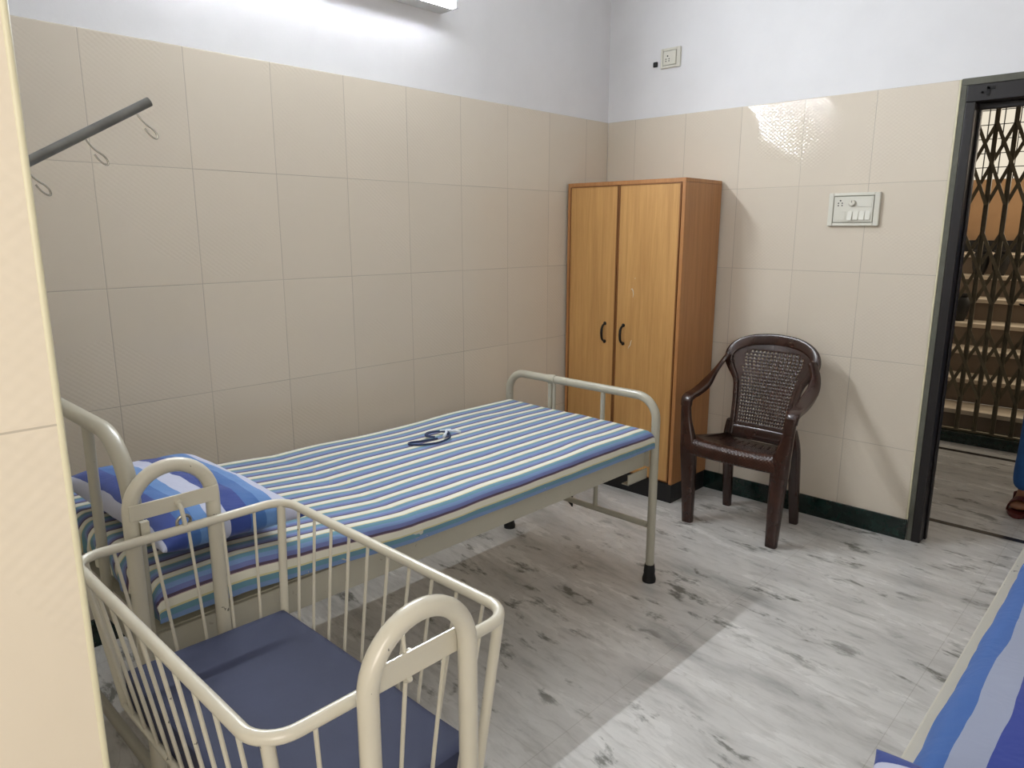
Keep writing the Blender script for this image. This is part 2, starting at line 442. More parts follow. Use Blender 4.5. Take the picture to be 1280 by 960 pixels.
# collapsible gate
gate = thing('collapsible_gate', 'brown folding lattice steel gate at the foot of the stairs beyond the doorway', 'gate', (1.9, GY, .072))
P_, X0g = .1, 1.368
bars = [X0g-.3+P_*i for i in range(23)]
bar0 = None
for i, x in enumerate(bars):
    if bar0 is None:
        bm = bmesh.new()
        box(bm, x-.013, x-.009, GY-.009, GY+.009, .085, 2.13); box(bm, x+.009, x+.013, GY-.009, GY+.009, .085, 2.13); box(bm, x-.009, x+.009, GY+.006, GY+.009, .085, 2.13)
        bar0 = finish('bar', bm, 'gate', gate, smooth=False)
    else:
        o = bar0.copy(); COL.objects.link(o); o.matrix_parent_inverse = bar0.matrix_parent_inverse.copy(); o.location.x = x-bars[0]
for zs in ([2.0, 1.762, 1.511], [1.348, 1.129, .908], [.74, .53, .30]):
    bm = bmesh.new()
    for x in bars[:-1]:
        for za, zb in zip(zs, zs[1:]):
            for (p, q, yy) in (((x, za), (x+P_, zb), -.013), ((x+P_, za), (x, zb), .011)):
                d_ = Vector((q[0]-p[0], 0, q[1]-p[1])).normalized(); nn = Vector((d_.z, 0, -d_.x))*.0100
                a, b_ = Vector((p[0], GY+yy, p[1])), Vector((q[0], GY+yy, q[1]))
                prism(bm, [a+nn, b_+nn, b_-nn, a-nn], (0, .003, 0))
            lathe(bm, [(.006, -.016), (.006, .015)], (x+P_/2, GY, (za+zb)/2), 8, 'y')
    finish('lattice', bm, 'gate', gate, smooth=False)
finish('top_channel', B((bars[0]-.05, bars[-1]+.05, GY-.02, GY+.02, 2.13, 2.17)), 'gate', gate, smooth=False)
finish('bottom_track', B((bars[0]-.05, bars[-1]+.05, GY-.018, GY+.018, .0735, .085)), 'gate', gate, smooth=False)
bm = bmesh.new(); tube(bm, fillet([(1.72, GY-.02, .92), (1.72, GY-.045, .92), (1.80, GY-.045, .90), (1.80, GY-.02, .90)], .01, 4), .006, 8)
finish('latch', bm, 'black_iron', gate)
# dark pots on the steps
def pot(x, k, h, label):
    y0, z1 = 2.14+.27*k+.13, .17+.166*k
    o = thing('plant_pot', label, 'pot', (x, y0, z1), 'dark pots on the stairs')
    bm = bmesh.new()
    lathe(bm, [(.035, 0), (.052, h*.25), (.062, h*.55), (.055, h*.85), (.045, h*.9)], (x, y0, z1+.001), 22)
    finish('pot_body', bm, 'pot', o)
    bm = bmesh.new(); lathe(bm, [(.045, h*.9), (.056, h*.92), (.056, h), (.045, h), (.040, h*.93)], (x, y0, z1+.001), 22)
    finish('rim', bm, 'pot', o)
pot(1.16, 5, .20, 'dark rounded pot on the upper stair step, left one of the pair')
pot(1.30, 5, .20, 'dark rounded pot on the upper stair step, right one of the pair')
pot(1.17, 3, .21, 'dark upright pot standing alone on a lower step by the stair wall')

# ------------------------------------------------------------------ tube light on the left wall
tl = thing('tube_light', 'lit white fluorescent batten light high on the left wall', 'light', (0, -1.78, 2.28))
finish('batten', B((-.012, .074, -2.46, -1.20, 2.250, 2.292)), 'fixture', tl, smooth=False, bevel=.004)
for yy in (-2.465, -1.208):
    finish('lamp_holder', B((.0745, .100, yy-.006, yy+.012, 2.252, 2.290)), 'fixture', tl, smooth=False, bevel=.003)
bm = bmesh.new()
outl = [(.0745+.0035*math.sin(PI*k/12), -2.452, 2.271-.019*math.cos(PI*k/12)) for k in range(13)]
prism(bm, outl, (0, 1.243, 0))
finish('diffuser', bm, 'tube', tl)

# ------------------------------------------------------------------ wall fittings
so = thing('wall_socket', 'small cream socket plate high on the back wall near the corner', 'socket', (.375, .012, 2.213))
bm = bmesh.new(); box(bm, .319, .432, .004, .0115, 2.166, 2.260)
for bx in ((.319, .3325, 2.166, 2.260), (.412, .432, 2.166, 2.260), (.3327, .4118, 2.166, 2.177), (.3327, .4118, 2.248, 2.260)): box(bm, bx[0], bx[1], -.002, .0038, bx[2], bx[3])
finish('plate', bm, 'switch', so, smooth=False, bevel=.002)
finish('groove', B((.3327, .4118, .0028, .0036, 2.1772, 2.2478)), 'groove', so, smooth=False)
finish('insert', B((.336, .4085, -.003, .0025, 2.1805, 2.2445)), 'switch', so, smooth=False, bevel=.001)
bm = bmesh.new()
for (x, z, r) in ((.361, 2.222, .004), (.352, 2.208, .003), (.370, 2.208, .003), (.352, 2.198, .003), (.370, 2.198, .003)):
    lathe(bm, [(r, 0), (r, -.0006)], (x, -.0032, z), 10, 'y')
finish('pin_hole', bm, 'switch_dark', so)
bm = bmesh.new(); box(bm, .272, .297, .0005, .012, 2.180, 2.206)
tag(finish('cable_stub', bm, 'rubber', smooth=False, bevel=.005), 'small black plug stub in the wall left of the high socket', 'plug')
sw = thing('switchboard', 'cream modular switchboard with a socket, fan knob and switches on the back wall', 'switch', (1.343, 0, 1.445))
bm = bmesh.new()
prism(bm, [(1.236, -.0005, 1.374), (1.450, -.0005, 1.374), (1.450, -.0005, 1.516), (1.236, -.0005, 1.516)], (0, -.008, 0))
for bx in ((1.236, 1.257, 1.374, 1.516), (1.428, 1.450, 1.374, 1.516), (1.2572, 1.4278, 1.374, 1.387), (1.2572, 1.4278, 1.503, 1.516)): box(bm, bx[0], bx[1], -.0165, -.0084, bx[2], bx[3])
finish('frame', bm, 'switch', sw, smooth=False, bevel=.0025)
finish('groove', B((1.2572, 1.4278, -.0095, -.0088, 1.3872, 1.5028)), 'groove', sw, smooth=False)
finish('insert', B((1.2605, 1.4245, -.017, -.0098, 1.3905, 1.4995)), 'switch', sw, smooth=False, bevel=.001)
bm = bmesh.new()
for (x, z, r) in ((1.287, 1.483, .0035), (1.279, 1.472, .003), (1.295, 1.472, .003), (1.279, 1.462, .003), (1.295, 1.462, .003)):
    lathe(bm, [(r, 0), (r, -.0006)], (x, -.0172, z), 10, 'y')
finish('pin_hole', bm, 'switch_dark', sw)
bm = bmesh.new(); lathe(bm, [(.014, 0), (.014, -.009), (.011, -.012)], (1.338, -.0172, 1.472), 22, 'y')
kn = finish('fan_knob', bm, 'switch', sw)
bm = bmesh.new(); box(bm, 1.337, 1.339, -.0302, -.0294, 1.472, 1.482); finish('pointer', bm, 'grey_edge', kn, smooth=False)
finish('module_blank', B((1.362, 1.418, -.019, -.0172, 1.455, 1.494)), 'switch', sw, smooth=False, bevel=.001)
for i, x in enumerate((1.322, 1.347, 1.373, 1.397)):
    bm = bmesh.new(); t_ = .006 if i else .010
    prism(bm, [(x, -.0172, 1.398), (x, -.0172-t_, 1.398 if not i else 1.400), (x, -.0175, 1.436), (x, -.0172, 1.440)], (.019, 0, 0))
    finish('rocker_switch', bm, 'switch', sw, smooth=False, bevel=.001)
finish('socket_shutter', B((1.268, 1.312, -.0185, -.0172, 1.398, 1.436)), 'switch', sw, smooth=False, bevel=.001)

# IV hanger arm on the near wall
iv = thing('drip_hanger_rod', 'grey steel drip hanger rod with wire hooks rising beside the near wall', 'drip hanger', (.9, NY, 1.362))
ra = Vector((.9, NY+.006, 1.362)); rd = Vector((0, .213, .124)).normalized(); pd = Vector((0, rd.z, -rd.y))
end = Vector((.9, -2.783, 1.608))
bm = bmesh.new(); rl = (end-ra).length
# hollow open end
n = 18; rings = []
for (s_, rr) in ((0, .0092), (rl, .0092), (rl, .0074), (rl-.03, .0074)):
    bi = Vector((1, 0, 0)); rings.append([bm.verts.new(ra+rd*s_+(pd*math.cos(2*PI*k/n)+bi*math.sin(2*PI*k/n))*rr) for k in range(n)])
for A, C in zip(rings, rings[1:]):
    for k in range(n): bm.faces.new((A[k], A[(k+1) % n], C[(k+1) % n], C[k]))
bm.faces.new(rings[0]); bm.faces.new(rings[-1])
finish('rod', bm, 'steel', iv)
bm = bmesh.new(); lathe(bm, [(.028, .0005), (.028, .005), (.014, .012)], (.9, NY, 1.362), 20, 'y'); finish('wall_plate', bm, 'steel', iv)
for s_ in (rl-.036, rl-.150, rl-.272, rl-.385):
    b0 = ra+rd*s_+pd*.0112
    pts = []
    loc2 = [(0, -.004), (.002, .010), (.008, .022), (.018, .034), (.020, .044), (.014, .051), (.005, .048), (-.002, .038), (-.004, .026)]
    for (a, h_) in loc2: pts.append(b0+rd*(a*.55)+pd*h_*1.05+Vector((a*.15, 0, 0)))
    pp = []
    for i in range(len(pts)-1):
        for t_ in (0, .34, .67): 
            p0, p1, p2, p3 = pts[max(i-1, 0)], pts[i], pts[i+1], pts[min(i+2, len(pts)-1)]
            pp.append(.5*((2*p1)+(-p0+p2)*t_+(2*p0-5*p1+4*p2-p3)*t_*t_+(-p0+3*p1-3*p2+p3)*t_**3))
    pp.append(pts[-1])
    bm = bmesh.new(); tube(bm, pp, .0019, 8); finish('hook', bm, 'steel_bright', iv)

# ------------------------------------------------------------------ wardrobe
wd = thing('wardrobe', 'two-door oak laminate wardrobe with black plinth in the room corner', 'wardrobe', (.36, -.18, 0))
W0, W1, WY0, WZB, WZT = .014, .711, -.353, .1, 1.593
finish('plinth', B((W0+.004, W1-.004, WY0+.004, -.014, 0, WZB)), 'black_board', wd, smooth=False, bevel=.002)
bm = bmesh.new()
box(bm, W0, W0+.018, WY0+.001, -.002, WZB, WZT-.019); box(bm, W1-.018, W1, WY0+.001, -.014, WZB, WZT-.019)
box(bm, W0+.018, W1-.018, -.020, -.014, WZB, WZT-.019); box(bm, W0+.018, W1-.018, WY0+.02, -.02, WZB, WZB+.018)
finish('carcass', bm, 'side_wood', wd, smooth=False, bevel=.001)
finish('top_panel', B((W0, W1, WY0+.001, -.014, WZT-.018, WZT)), 'side_wood', wd, smooth=False, bevel=.0015)
bm = bmesh.new()
box(bm, W0, W0+.014, WY0-.004, WY0, WZB, WZT-.016); box(bm, W1-.018, W1, WY0-.004, WY0, WZB, WZT-.016)
box(bm, W0, W1, WY0-.004, WY0, WZT-.018, WZT)
finish('edge_lipping', bm, 'side_wood', wd, smooth=False, bevel=.001)
def door(x0, x1, hx, hinge_right):
    z0, z1 = WZB+.012, WZT-.024
    bm = bmesh.new(); box(bm, x0, x1, WY0-.001, WY0+.016, z0, z1)
    d_ = finish('door', bm, 'door_wood', wd, smooth=False, bevel=.001)
    bm = bmesh.new()
    box(bm, x0-.007, x0-.0002, WY0-.004, WY0+.016, z0-.004, z1+.004); box(bm, x1+.0002, x1+.007, WY0-.004, WY0+.016, z0-.004, z1+.004)
    box(bm, x0, x1, WY0-.004, WY0+.016, z1+.0002, z1+.0065); box(bm, x0, x1, WY0-.004, WY0+.016, z0-.0045, z0-.0002)
    finish('door_lipping', bm, 'lip_wood', d_, smooth=False)
    bm = bmesh.new()
    y = WY0-.001; zc = .833; h = .047
    pts = fillet([(hx, y-.002, zc-h), (hx, y-.026, zc-h*.75), (hx, y-.030, zc), (hx, y-.026, zc+h*.75), (hx, y-.002, zc+h)], .03, 5)
    tube(bm, pts, .0062, 10, rfun=lambda t: .0048+.0025*math.sin(PI*t))
    for s in (-1, 1): lathe(bm, [(.0095, 0), (.0095, -.003), (.005, -.007)], (hx, y-.0002, zc+s*h), 14, 'y')
    hd = finish('handle', bm, 'black_iron', d_)
    return d_
d1 = door(W0+.021, .328, .273, False)
d2 = door(.346, W1-.030, .389, True)
for (cx, cz, pts) in ((.437, 1.045, [(-.012, .018), (-.004, .024), (.004, .014), (.008, -.004), (.004, -.02)]), (.434, .782, [(.010, .028), (.004, .016), (.002, .002), (-.010, -.010), (-.014, -.018)]), (.45, 1.12, [(-.004, 0), (.004, .001)])):
    v = [Vector((cx+a*.8, WY0-.0018, cz+b)) for a, b in pts]
    bm = bmesh.new(); tube(bm, v, .0022, 6, rfun=lambda t: .0010+.0018*math.sin(PI*t), flat=1)
    finish('scuff_mark', bm, 'scratch', d2)

# ------------------------------------------------------------------ striped bed
HX0, HX1, FY, HY = .322, 1.083, -1.125, -2.955
bed = thing('hospital_bed', 'grey steel hospital bed along the tiled wall with striped mattress', 'bed', (.70, -2.04, 0))
R_ = .0165
def hoop(y, ztop, rc, name):
    bm = bmesh.new()
    tube(bm, fillet([(HX0, y, .035), (HX0, y, ztop-R_), (HX1, y, ztop-R_), (HX1, y, .035)], [0, rc, rc, 0], 12), R_, 18)
    return finish(name, bm, 'bed_metal', bed)
fh = hoop(FY, .757, .085, 'foot_frame')
hh = hoop(HY, .985, .13, 'head_frame')
for (x, z0, z1, r) in ((.560, .56, .73, .0095), (.582, .56, .73, .0075), (.835, .56, .73, .0095), (.812, .24, .56, .0095)):
    bm = bmesh.new(); tube(bm, [(x, FY, z0), (x, FY, z1)], r, 12); finish('upright_bar', bm, 'bed_metal', fh)
bm = bmesh.new(); tube(bm, [(.554, FY, .7405), (.59, FY, .7405)], R_+.003, 16); finish('collar', bm, 'bed_metal', fh)
for z_, r in ((.232, .012),):
    bm = bmesh.new(); tube(bm, [(HX0+R_, FY, z_), (HX1-R_, FY, z_)], r, 12); finish('stretcher', bm, 'bed_metal', fh)
    bm = bmesh.new(); tube(bm, [(HX0+R_, HY, z_), (HX1-R_, HY, z_)], r, 12); finish('stretcher', bm, 'bed_metal', hh)
bm = bmesh.new(); prism(bm, [(.60, FY+.02, .245), (.674, FY+.02, .262), (.674, FY+.02, .192)], (0, .006, 0)); finish('bracket', bm, 'rubber', fh, smooth=False)
for x in (.42, .60, .862):
    bm = bmesh.new(); tube(bm, [(x, HY, .56), (x, HY, .965)], .011, 12); finish('upright_bar', bm, 'bed_metal', hh)
for (x, y) in ((HX0, FY), (HX1, FY), (HX0, HY), (HX1, HY)):
    bm = bmesh.new(); lathe(bm, [(.026, 0), (.027, .012), (.021, .035), (.0225, .042), (.0195, .072)], (x, y, .0005), 20)
    finish('rubber_foot', bm, 'rubber', fh if y == FY else hh)
# L-section side rails
for s, xr in ((1, 1.050), (-1, .355)):
    bm = bmesh.new()
    xo = xr
    box(bm, xo-.003, xo+.003, HY+.03, FY-.022, .472, .546)
    box(bm, min(xo, xo-s*.035), max(xo, xo-s*.035), HY+.03, FY-.022, .542, .546)
    finish('side_rail', bm, 'bed_metal', bed, smooth=False, bevel=.002)
for yy, s in ((FY-.002, -1), (HY+.002, 1)):
    bm = bmesh.new(); box(bm, HX0+.02, HX1-.01, min(yy, yy+s*.004)+s*.016, max(yy, yy+s*.004)+s*.016, .475, .548); finish('end_rail', bm, 'bed_metal', bed, smooth=False)
bm = bmesh.new(); box(bm, 1.055, 1.061, FY-.135, FY-.012, .425, .465); box(bm, 1.030, 1.061, FY-.135, FY-.012, .425, .429); finish('corner_bracket', bm, 'bed_metal', bed, smooth=False, bevel=.001)
finish('mattress_deck', B((.36, 1.045, HY+.03, FY-.025, .5465, .550)), 'bed_metal', bed, smooth=False)

def sheet_mattress(name, x0, x1, y0, y1, zb, zt, rr, mat, parent, amp=.004, zfun=None, ns=96, nt_=180, pleat=0):
    """draped sheet around a slab: grid in arc-length coordinates, uv = arc length in metres"""
    hx, hy = (x1-x0)/2, (y1-y0)/2; cx, cy = (x0+x1)/2, (y0+y1)/2; H = zt-zb
    def prof(s, half):
        a = abs(s); flat = half-rr; q = rr*PI/2
        if a <= flat: return s, 0.
        if a <= flat+q:
            th = (a-flat)/rr; return math.copysign(flat+rr*math.sin(th), s), rr*(1-math.cos(th))
        return math.copysign(half, s), rr+(a-flat-q)
    Sx = hx-rr+rr*PI/2+max(0, H-rr); Sy = hy-rr+rr*PI/2+max(0, H-rr)
    def samples(S, half, n):
        flat = half-rr; out = []
        n2 = max(4, n//5)
        for i in range(n2): out.append(-S+(S-flat)*i/n2)
        for i in range(n): out.append(-flat+2*flat*i/n)
        for i in range(n2+1): out.append(flat+(S-flat)*i/n2)
        return out
    ss = samples(Sx, hx, ns); ts = samples(Sy, hy, nt_)
    bm = bmesh.new(); uvl = bm.loops.layers.uv.new('UVMap'); grid = []
    for t in ts:
        row = []
        fy, dy = prof(t, hy)
        for s in ss:
            fx, dx = prof(s, hx)
            dd = min(H, (dx**2.6+dy**2.6)**(1/2.6))
            shr = 1.0
            x = cx+fx; y = cy+fy; z = zt-dd
            k = (1-dd/H)
            z += (noise.noise(Vector((s*3.1, t*2.3, 1)))*amp*2.2+noise.noise(Vector((s*9, t*5, 4)))*amp)*k
            if zfun: z += zfun(x, y)*(.92+.08*k)
            if dd > rr*.5:
                w_ = noise.noise(Vector((s*10, t*8, 9)))*amp*1.2
                if dx > dy: x += math.copysign(w_, s)
                else:
                    y += math.copysign(w_, t)
                    if pleat and t < 0: y += .006*math.sin(s*70+6*noise.noise(Vector((s*6, t*9, 2))))*min(1, (dd-rr*.5)/rr)
            row.append((bm.verts.new((x, y, z)), (cx+s, cy+t)))
        grid.append(row)
    for j in range(len(ts)-1):
        for i in range(len(ss)-1):
            q = [grid[j][i], grid[j][i+1], grid[j+1][i+1], grid[j+1][i]]
            f = bm.faces.new([v[0] for v in q])
            for lp, v in zip(f.loops, q): lp[uvl].uv = v[1]
    # underside
    ed = [grid[0][i][0] for i in range(len(ss))]+[grid[j][-1][0] for j in range(1, len(ts))]+[grid[-1][i][0] for i in range(len(ss)-2, -1, -1)]+[grid[j][0][0] for j in range(len(ts)-2, 0, -1)]
    bm.faces.new(ed)
    return finish(name, bm, mat, parent)

mt = sheet_mattress('mattress', .338, 1.094, HY+.022, FY-.02, .5565, .628, .032, 'stripe', None, amp=.0032,
    zfun=lambda x, y: .040*max(0, min(1, (-2.30-y)/.45)) - .004*max(0, (x-.75)/.34)**2, pleat=1)
tag(mt, 'thin mattress in a blue, cream and teal striped sheet on the grey bed', 'mattress')
# navy cord lying on the sheet
ct = thing('cloth_cord', 'looped navy and white cord lying on the striped mattress', 'cord', (.60, -1.80, .628))
def cat(pts, n=6):
    pts = [Vector(p) for p in pts]; out = []
    for i in range(len(pts)-1):
        p0, p1, p2, p3 = pts[max(i-1, 0)], pts[i], pts[i+1], pts[min(i+2, len(pts)-1)]
        for k in range(n):
            t_ = k/n; out.append(.5*((2*p1)+(-p0+p2)*t_+(2*p0-5*p1+4*p2-p3)*t_*t_+(-p0+3*p1-3*p2+p3)*t_**3))
    out.append(pts[-1]); return out
zc = .633
bm = bmesh.new(); tube(bm, cat([(.615, -1.80, zc), (.60, -1.86, zc), (.585, -1.90, zc), (.605, -1.915, zc), (.635, -1.885, zc), (.655, -1.83, zc), (.645, -1.77, zc+.003), (.60, -1.735, zc+.004)]), .0035, 8); finish('loop', bm, 'navy_cord', ct)
bm = bmesh.new(); tube(bm, cat([(.60, -1.80, zc+.002), (.575, -1.815, zc+.004), (.55, -1.79, zc+.005), (.555, -1.755, zc+.005), (.59, -1.735, zc+.006), (.615, -1.75, zc+.006)]), .007, 8, flat=.5, up=(0, 0, 1)); finish('knot', bm, 'navy_cord', ct)
bm = bmesh.new(); tube(bm, cat([(.625, -1.78, zc+.004), (.60, -1.745, zc+.008), (.575, -1.725, zc+.006), (.57, -1.70, zc+.002)]), .005, 8); tube(bm, cat([(.565, -1.745, zc+.006), (.60, -1.715, zc+.008), (.615, -1.69, zc+.001)]), .005, 8); finish('tassel', bm, 'white_cord', ct)

def pillow(name, cx, cy, cz, lx, ly, h, mat, rz=0, rx=0, flange=.0, seed=0, p=2.6):
    bm = bmesh.new(); uvl = bm.loops.layers.uv.new('UVMap'); n = 44
    def pos(u, v, sgn):
        e = (1-abs(u)**p)*(1-abs(v)**p); e = max(e, 0)**.45
        pinch = 1-.10*(1-abs(v)**2)*abs(u)**3
        pinch2 = 1-.10*(1-abs(u)**2)*abs(v)**3
        w_ = noise.noise(Vector((u*2.2+seed, v*2.2, sgn)))*.16+noise.noise(Vector((u*6+seed, v*6, sgn*2)))*.07
        z = sgn*h*e*(1+w_)*(1 if sgn > 0 else .80)
        return Vector((u*lx/2*pinch, v*ly/2*pinch2, z))
    R2 = Matrix.Rotation(rz, 3, 'Z') @ Matrix.Rotation(rx, 3, 'X')
    C0 = Vector((cx, cy, cz)); tops = {}; 
    lin = [math.sin((i/n-.5)*PI) for i in range(n+1)]
    for sgn in (1, -1):
        g = [[None]*(n+1) for _ in range(n+1)]
        for j in range(n+1):
            for i in range(n+1):
                u, v = lin[i], lin[j]
                if sgn < 0 and (i in (0, n) or j in (0, n)): g[j][i] = tops[(i, j)]; continue
                vt = bm.verts.new(C0+R2 @ pos(u, v, sgn)); g[j][i] = vt
                if sgn > 0: tops[(i, j)] = vt
        for j in range(n):
            for i in range(n):
                f = bm.faces.new((g[j][i], g[j][i+1], g[j+1][i+1], g[j+1][i]))
                for lp, (a, b) in zip(f.loops, ((i, j), (i+1, j), (i+1, j+1), (i, j+1))): lp[uvl].uv = (lin[a]*lx*.55, lin[b]*ly*.55)
    return finish(name, bm, mat)
p1 = pillow('pillow', .795, -2.762, .728, .60, .325, .056, 'pillow', rz=.03, rx=-.06, seed=3, p=3.4)
tag(p1, 'plump pillow in blue and white banded cotton at the head of the striped bed', 'pillow')

# ------------------------------------------------------------------ hanging bassinet
cr = thing('bassinet_cradle', 'ivory steel baby cradle with barred basket hung between two hoops in the foreground', 'cradle', (1.5, -2.885, 0))
def choop(x, ztop, y0, y1, r):
    bm = bmesh.new(); rc = (y1-y0)/2
    zc_ = ztop-r-rc*1.0
    pts = [(x, y0, .03)]
    for k in range(21):
        a = PI*k/20; pts.append((x, (y0+y1)/2-rc*math.cos(a), zc_+rc*math.sin(a)))
    pts.append((x, y1, .03)); tube(bm, pts, r, 20)
    o = finish('end_hoop', bm, 'crib_metal', cr)
    bm = bmesh.new(); tube(bm, [(x, y0-.10, .018), (x, y1+.10, .018)], .016, 14); finish('base_bar', bm, 'crib_metal', o)
    for yy in (y0-.095, y1+.095):
        bm = bmesh.new(); lathe(bm, [(.020, 0), (.020, .036)], (x, yy, .0), 14); finish('rubber_cap', bm, 'rubber', o)
    return o
XF, XN = 1.128, 1.862
FY0, FY1, NY0, NY1 = -2.975, -2.822, -2.972, -2.816
ho = choop(XF, .932, FY0, FY1, .0138); hn = choop(XN, .918, NY0, NY1, .0132)
bm = bmesh.new(); box(bm, XF+.012, XF+.016, FY0-.006, FY1+.006, .832, .862); finish('cross_plate', bm, 'crib_metal', ho, smooth=False, bevel=.001)
bm = bmesh.new(); box(bm, XN-.016, XN-.012, NY0+.004, NY1+.004, .812, .846); finish('cross_plate', bm, 'crib_metal', hn, smooth=False, bevel=.001)
for (x, s, h_, zz) in ((XF+.016, 1, ho, .835), (XN-.016, -1, hn, .826)):
    bm = bmesh.new(); lathe(bm, [(.007, 0), (.007, s*.006), (.004, s*.009)], (x, -2.895, zz+.012), 10, 'x')
    tube(bm, fillet([(x+s*.004, -2.895, zz+.012), (x+s*.016, -2.895, zz+.004), (x+s*.022, -2.893, zz-.03), (x+s*.016, -2.891, zz-.034), (x+s*.010, -2.891, zz-.028)], .008, 4), .0042, 10)
    finish('hook', bm, 'crib_metal', h_)
bm = bmesh.new(); box(bm, XF+.002, XF+.014, FY0+.012, FY0+.027, .792, .825); lathe(bm, [(.005, .0141), (.005, .0149)], (XF, FY0+.0195, .808), 10, 'x', ); finish('lug', bm, 'crib_metal', ho, smooth=False)
bm = bmesh.new(); tube(bm, [(XN-.017, -2.905, .845), (XN-.019, -2.905, .868)], .0026, 8); finish('peg', bm, 'crib_metal', hn)
# low bar joining the two hoops
bm = bmesh.new()
for yy in (FY0, FY1): tube(bm, [(XF, yy, .16), (XN, yy, .16)], .011, 12)
finish('lower_rail', bm, 'crib_metal', cr)
# basket
RT = dict(x0=1.163, x1=1.822, y0=-3.084, y1=-2.690, z=.800)
RBt = dict(x0=1.196, x1=1.786, y0=-3.042, y1=-2.722, z=.522)
def loop(q, r, rad, sides, name):
    pts = fillet([(q['x0'], q['y0'], q['z']), (q['x1'], q['y0'], q['z']), (q['x1'], q['y1'], q['z']), (q['x0'], q['y1'], q['z'])], r, 8, closed=True)
    bm = bmesh.new(); tube(bm, pts, rad, sides, closed=True); return finish(name, bm, 'crib_metal', bk)
bk = None
rim = loop(RT, .045, .0088, 16, 'basket_rim')
bk = cr; rim.parent = cr; rim.matrix_parent_inverse = Matrix.Translation(-Vector(cr.location)); rim.name = 'basket_rim'
bk = rim
base = loop(RBt, .02, .006, 10, 'bottom_frame')
bm = bmesh.new(); box(bm, RBt['x0'], RBt['x1'], RBt['y0'], RBt['y1'], .519, .523); finish('base_sheet', bm, 'crib_metal', rim, smooth=False)
slat_m = []
def slat(a, b, r=.0031):
    bm = bmesh.new(); tube(bm, [a, b], r, 8); return finish('basket_bar', bm, 'crib_metal', rim)
nl, nsd = 10, 5
for i in range(nl):
    t_ = (i+1)/(nl+1)
    for (ky, ) in (('y0',), ('y1',)):
        slat((RT['x0']+(RT['x1']-RT['x0'])*t_, RT[ky], .795), (RBt['x0']+(RBt['x1']-RBt['x0'])*t_, RBt[ky], .522))
for i in range(nsd):
    t_ = (i+1)/(nsd+1)
    for kx in ('x0', 'x1'):
        slat((RT[kx], RT['y0']+(RT['y1']-RT['y0'])*t_, .795), (RBt[kx], RBt['y0']+(RBt['y1']-RBt['y0'])*t_, .522))
for kx in ('x0', 'x1'):
    for ky in ('y0', 'y1'):
        sx = .013 if kx == 'x0' else -.013; sy = .013 if ky == 'y0' else -.013
        bm = bmesh.new(); tube(bm, [(RT[kx]+sx, RT[ky]+sy, .798), (RBt[kx]+sx*.3, RBt[ky]+sy*.3, .518)], .0085, 12)
        finish('corner_post', bm, 'crib_metal', rim)
for (xx, s) in ((RT['x0'], -1), (RT['x1'], 1)):
    bm = bmesh.new(); pts = []
    for k in range(24):
        a = 2*PI*k/24; pts.append((xx+s*.004+.002*math.cos(a), -2.893+.0125*math.sin(a), .8015+.011+.0125*math.cos(a)))
    tube(bm, pts, .0032, 8, closed=True); finish('hanging_ring', bm, 'crib_metal' if s > 0 else 'steel_bright', rim)
# mattress of the cradle
def slab(name, x0, x1, y0, y1, z0, z1, r, mat, amp=.0012):
    bm = bmesh.new(); box(bm, x0, x1, y0, y1, z0, z1)
    bmesh.ops.bevel(bm, geom=bm.edges[:], offset=r, segments=4, affect='EDGES', profile=.6)
    return finish(name, bm, mat)
cm = sheet_mattress('cradle_mattress', 1.203, 1.779, -3.036, -2.728, .5235, .586, .008, 'vinyl', None, amp=.0016, ns=40, nt_=40)
tag(cm, 'slate blue vinyl pad lying inside the ivory cradle basket', 'mattress')

# ------------------------------------------------------------------ right-hand bed
b2 = thing('hospital_bed', 'cream steel bed with blue banded cover cut by the right edge', 'bed', (2.70, -1.9, 0))
BX0, BX1, BY0, BY1 = 2.242, 3.14, -2.95, -.98
def rail2(x, s):
    bm = bmesh.new(); box(bm, x-.002, x+.002, BY0+.03, BY1-.03, .42, .50); box(bm, min(x, x+s*.034), max(x, x+s*.034), BY0+.03, BY1-.03, .497, .501)
    finish('side_rail', bm, 'crib_metal', b2, smooth=False, bevel=.001)
rail2(BX0+.002, 1); rail2(BX1-.002, -1)
for y, zt_ in ((BY1-.01, .66), (BY0-.01, .66)):
    bm = bmesh.new(); tube(bm, fillet([(BX0+.10, y, .035), (BX0+.10, y, zt_), (BX1-.02, y, zt_), (BX1-.02, y, .035)], [0, .09, .09, 0], 10), .0165, 16)
    hp = finish('end_frame', bm, 'crib_metal', b2)
    for x in (BX0+.10, BX1-.02):
        bm = bmesh.new(); lathe(bm, [(.026, 0), (.027, .012), (.021, .035), (.0195, .072)], (x, y, .0005), 18); finish('rubber_foot', bm, 'rubber', hp)
finish('mattress_deck', B((BX0+.04, BX1-.04, BY0+.03, BY1-.03, .5015, .507)), 'crib_metal', b2, smooth=False)
m2 = sheet_mattress('mattress', BX0+.036, BX1-.036, BY0+.035, BY1-.035, .508, .598, .045, 'bedcover', None, amp=.006, ns=70, nt_=150)
tag(m2, 'mattress under a blue and grey banded cover on the right-hand bed', 'mattress')
p2 = pillow('pillow', 2.525, -2.612, .652, .56, .36, .05, 'pillow', rz=-.06, seed=9, p=3.2)
tag(p2, 'pillow whose blue and white corner pokes in at the bottom right edge', 'pillow')

# ------------------------------------------------------------------ plastic armchair
CX, CY = 1.092, -.325
ch = thing('plastic_armchair', 'dark brown moulded plastic armchair with woven-pattern back against the tiled wall', 'chair', (CX, CY, 0))
def L(x, y, z): return Vector((CX+x, CY+y, z))
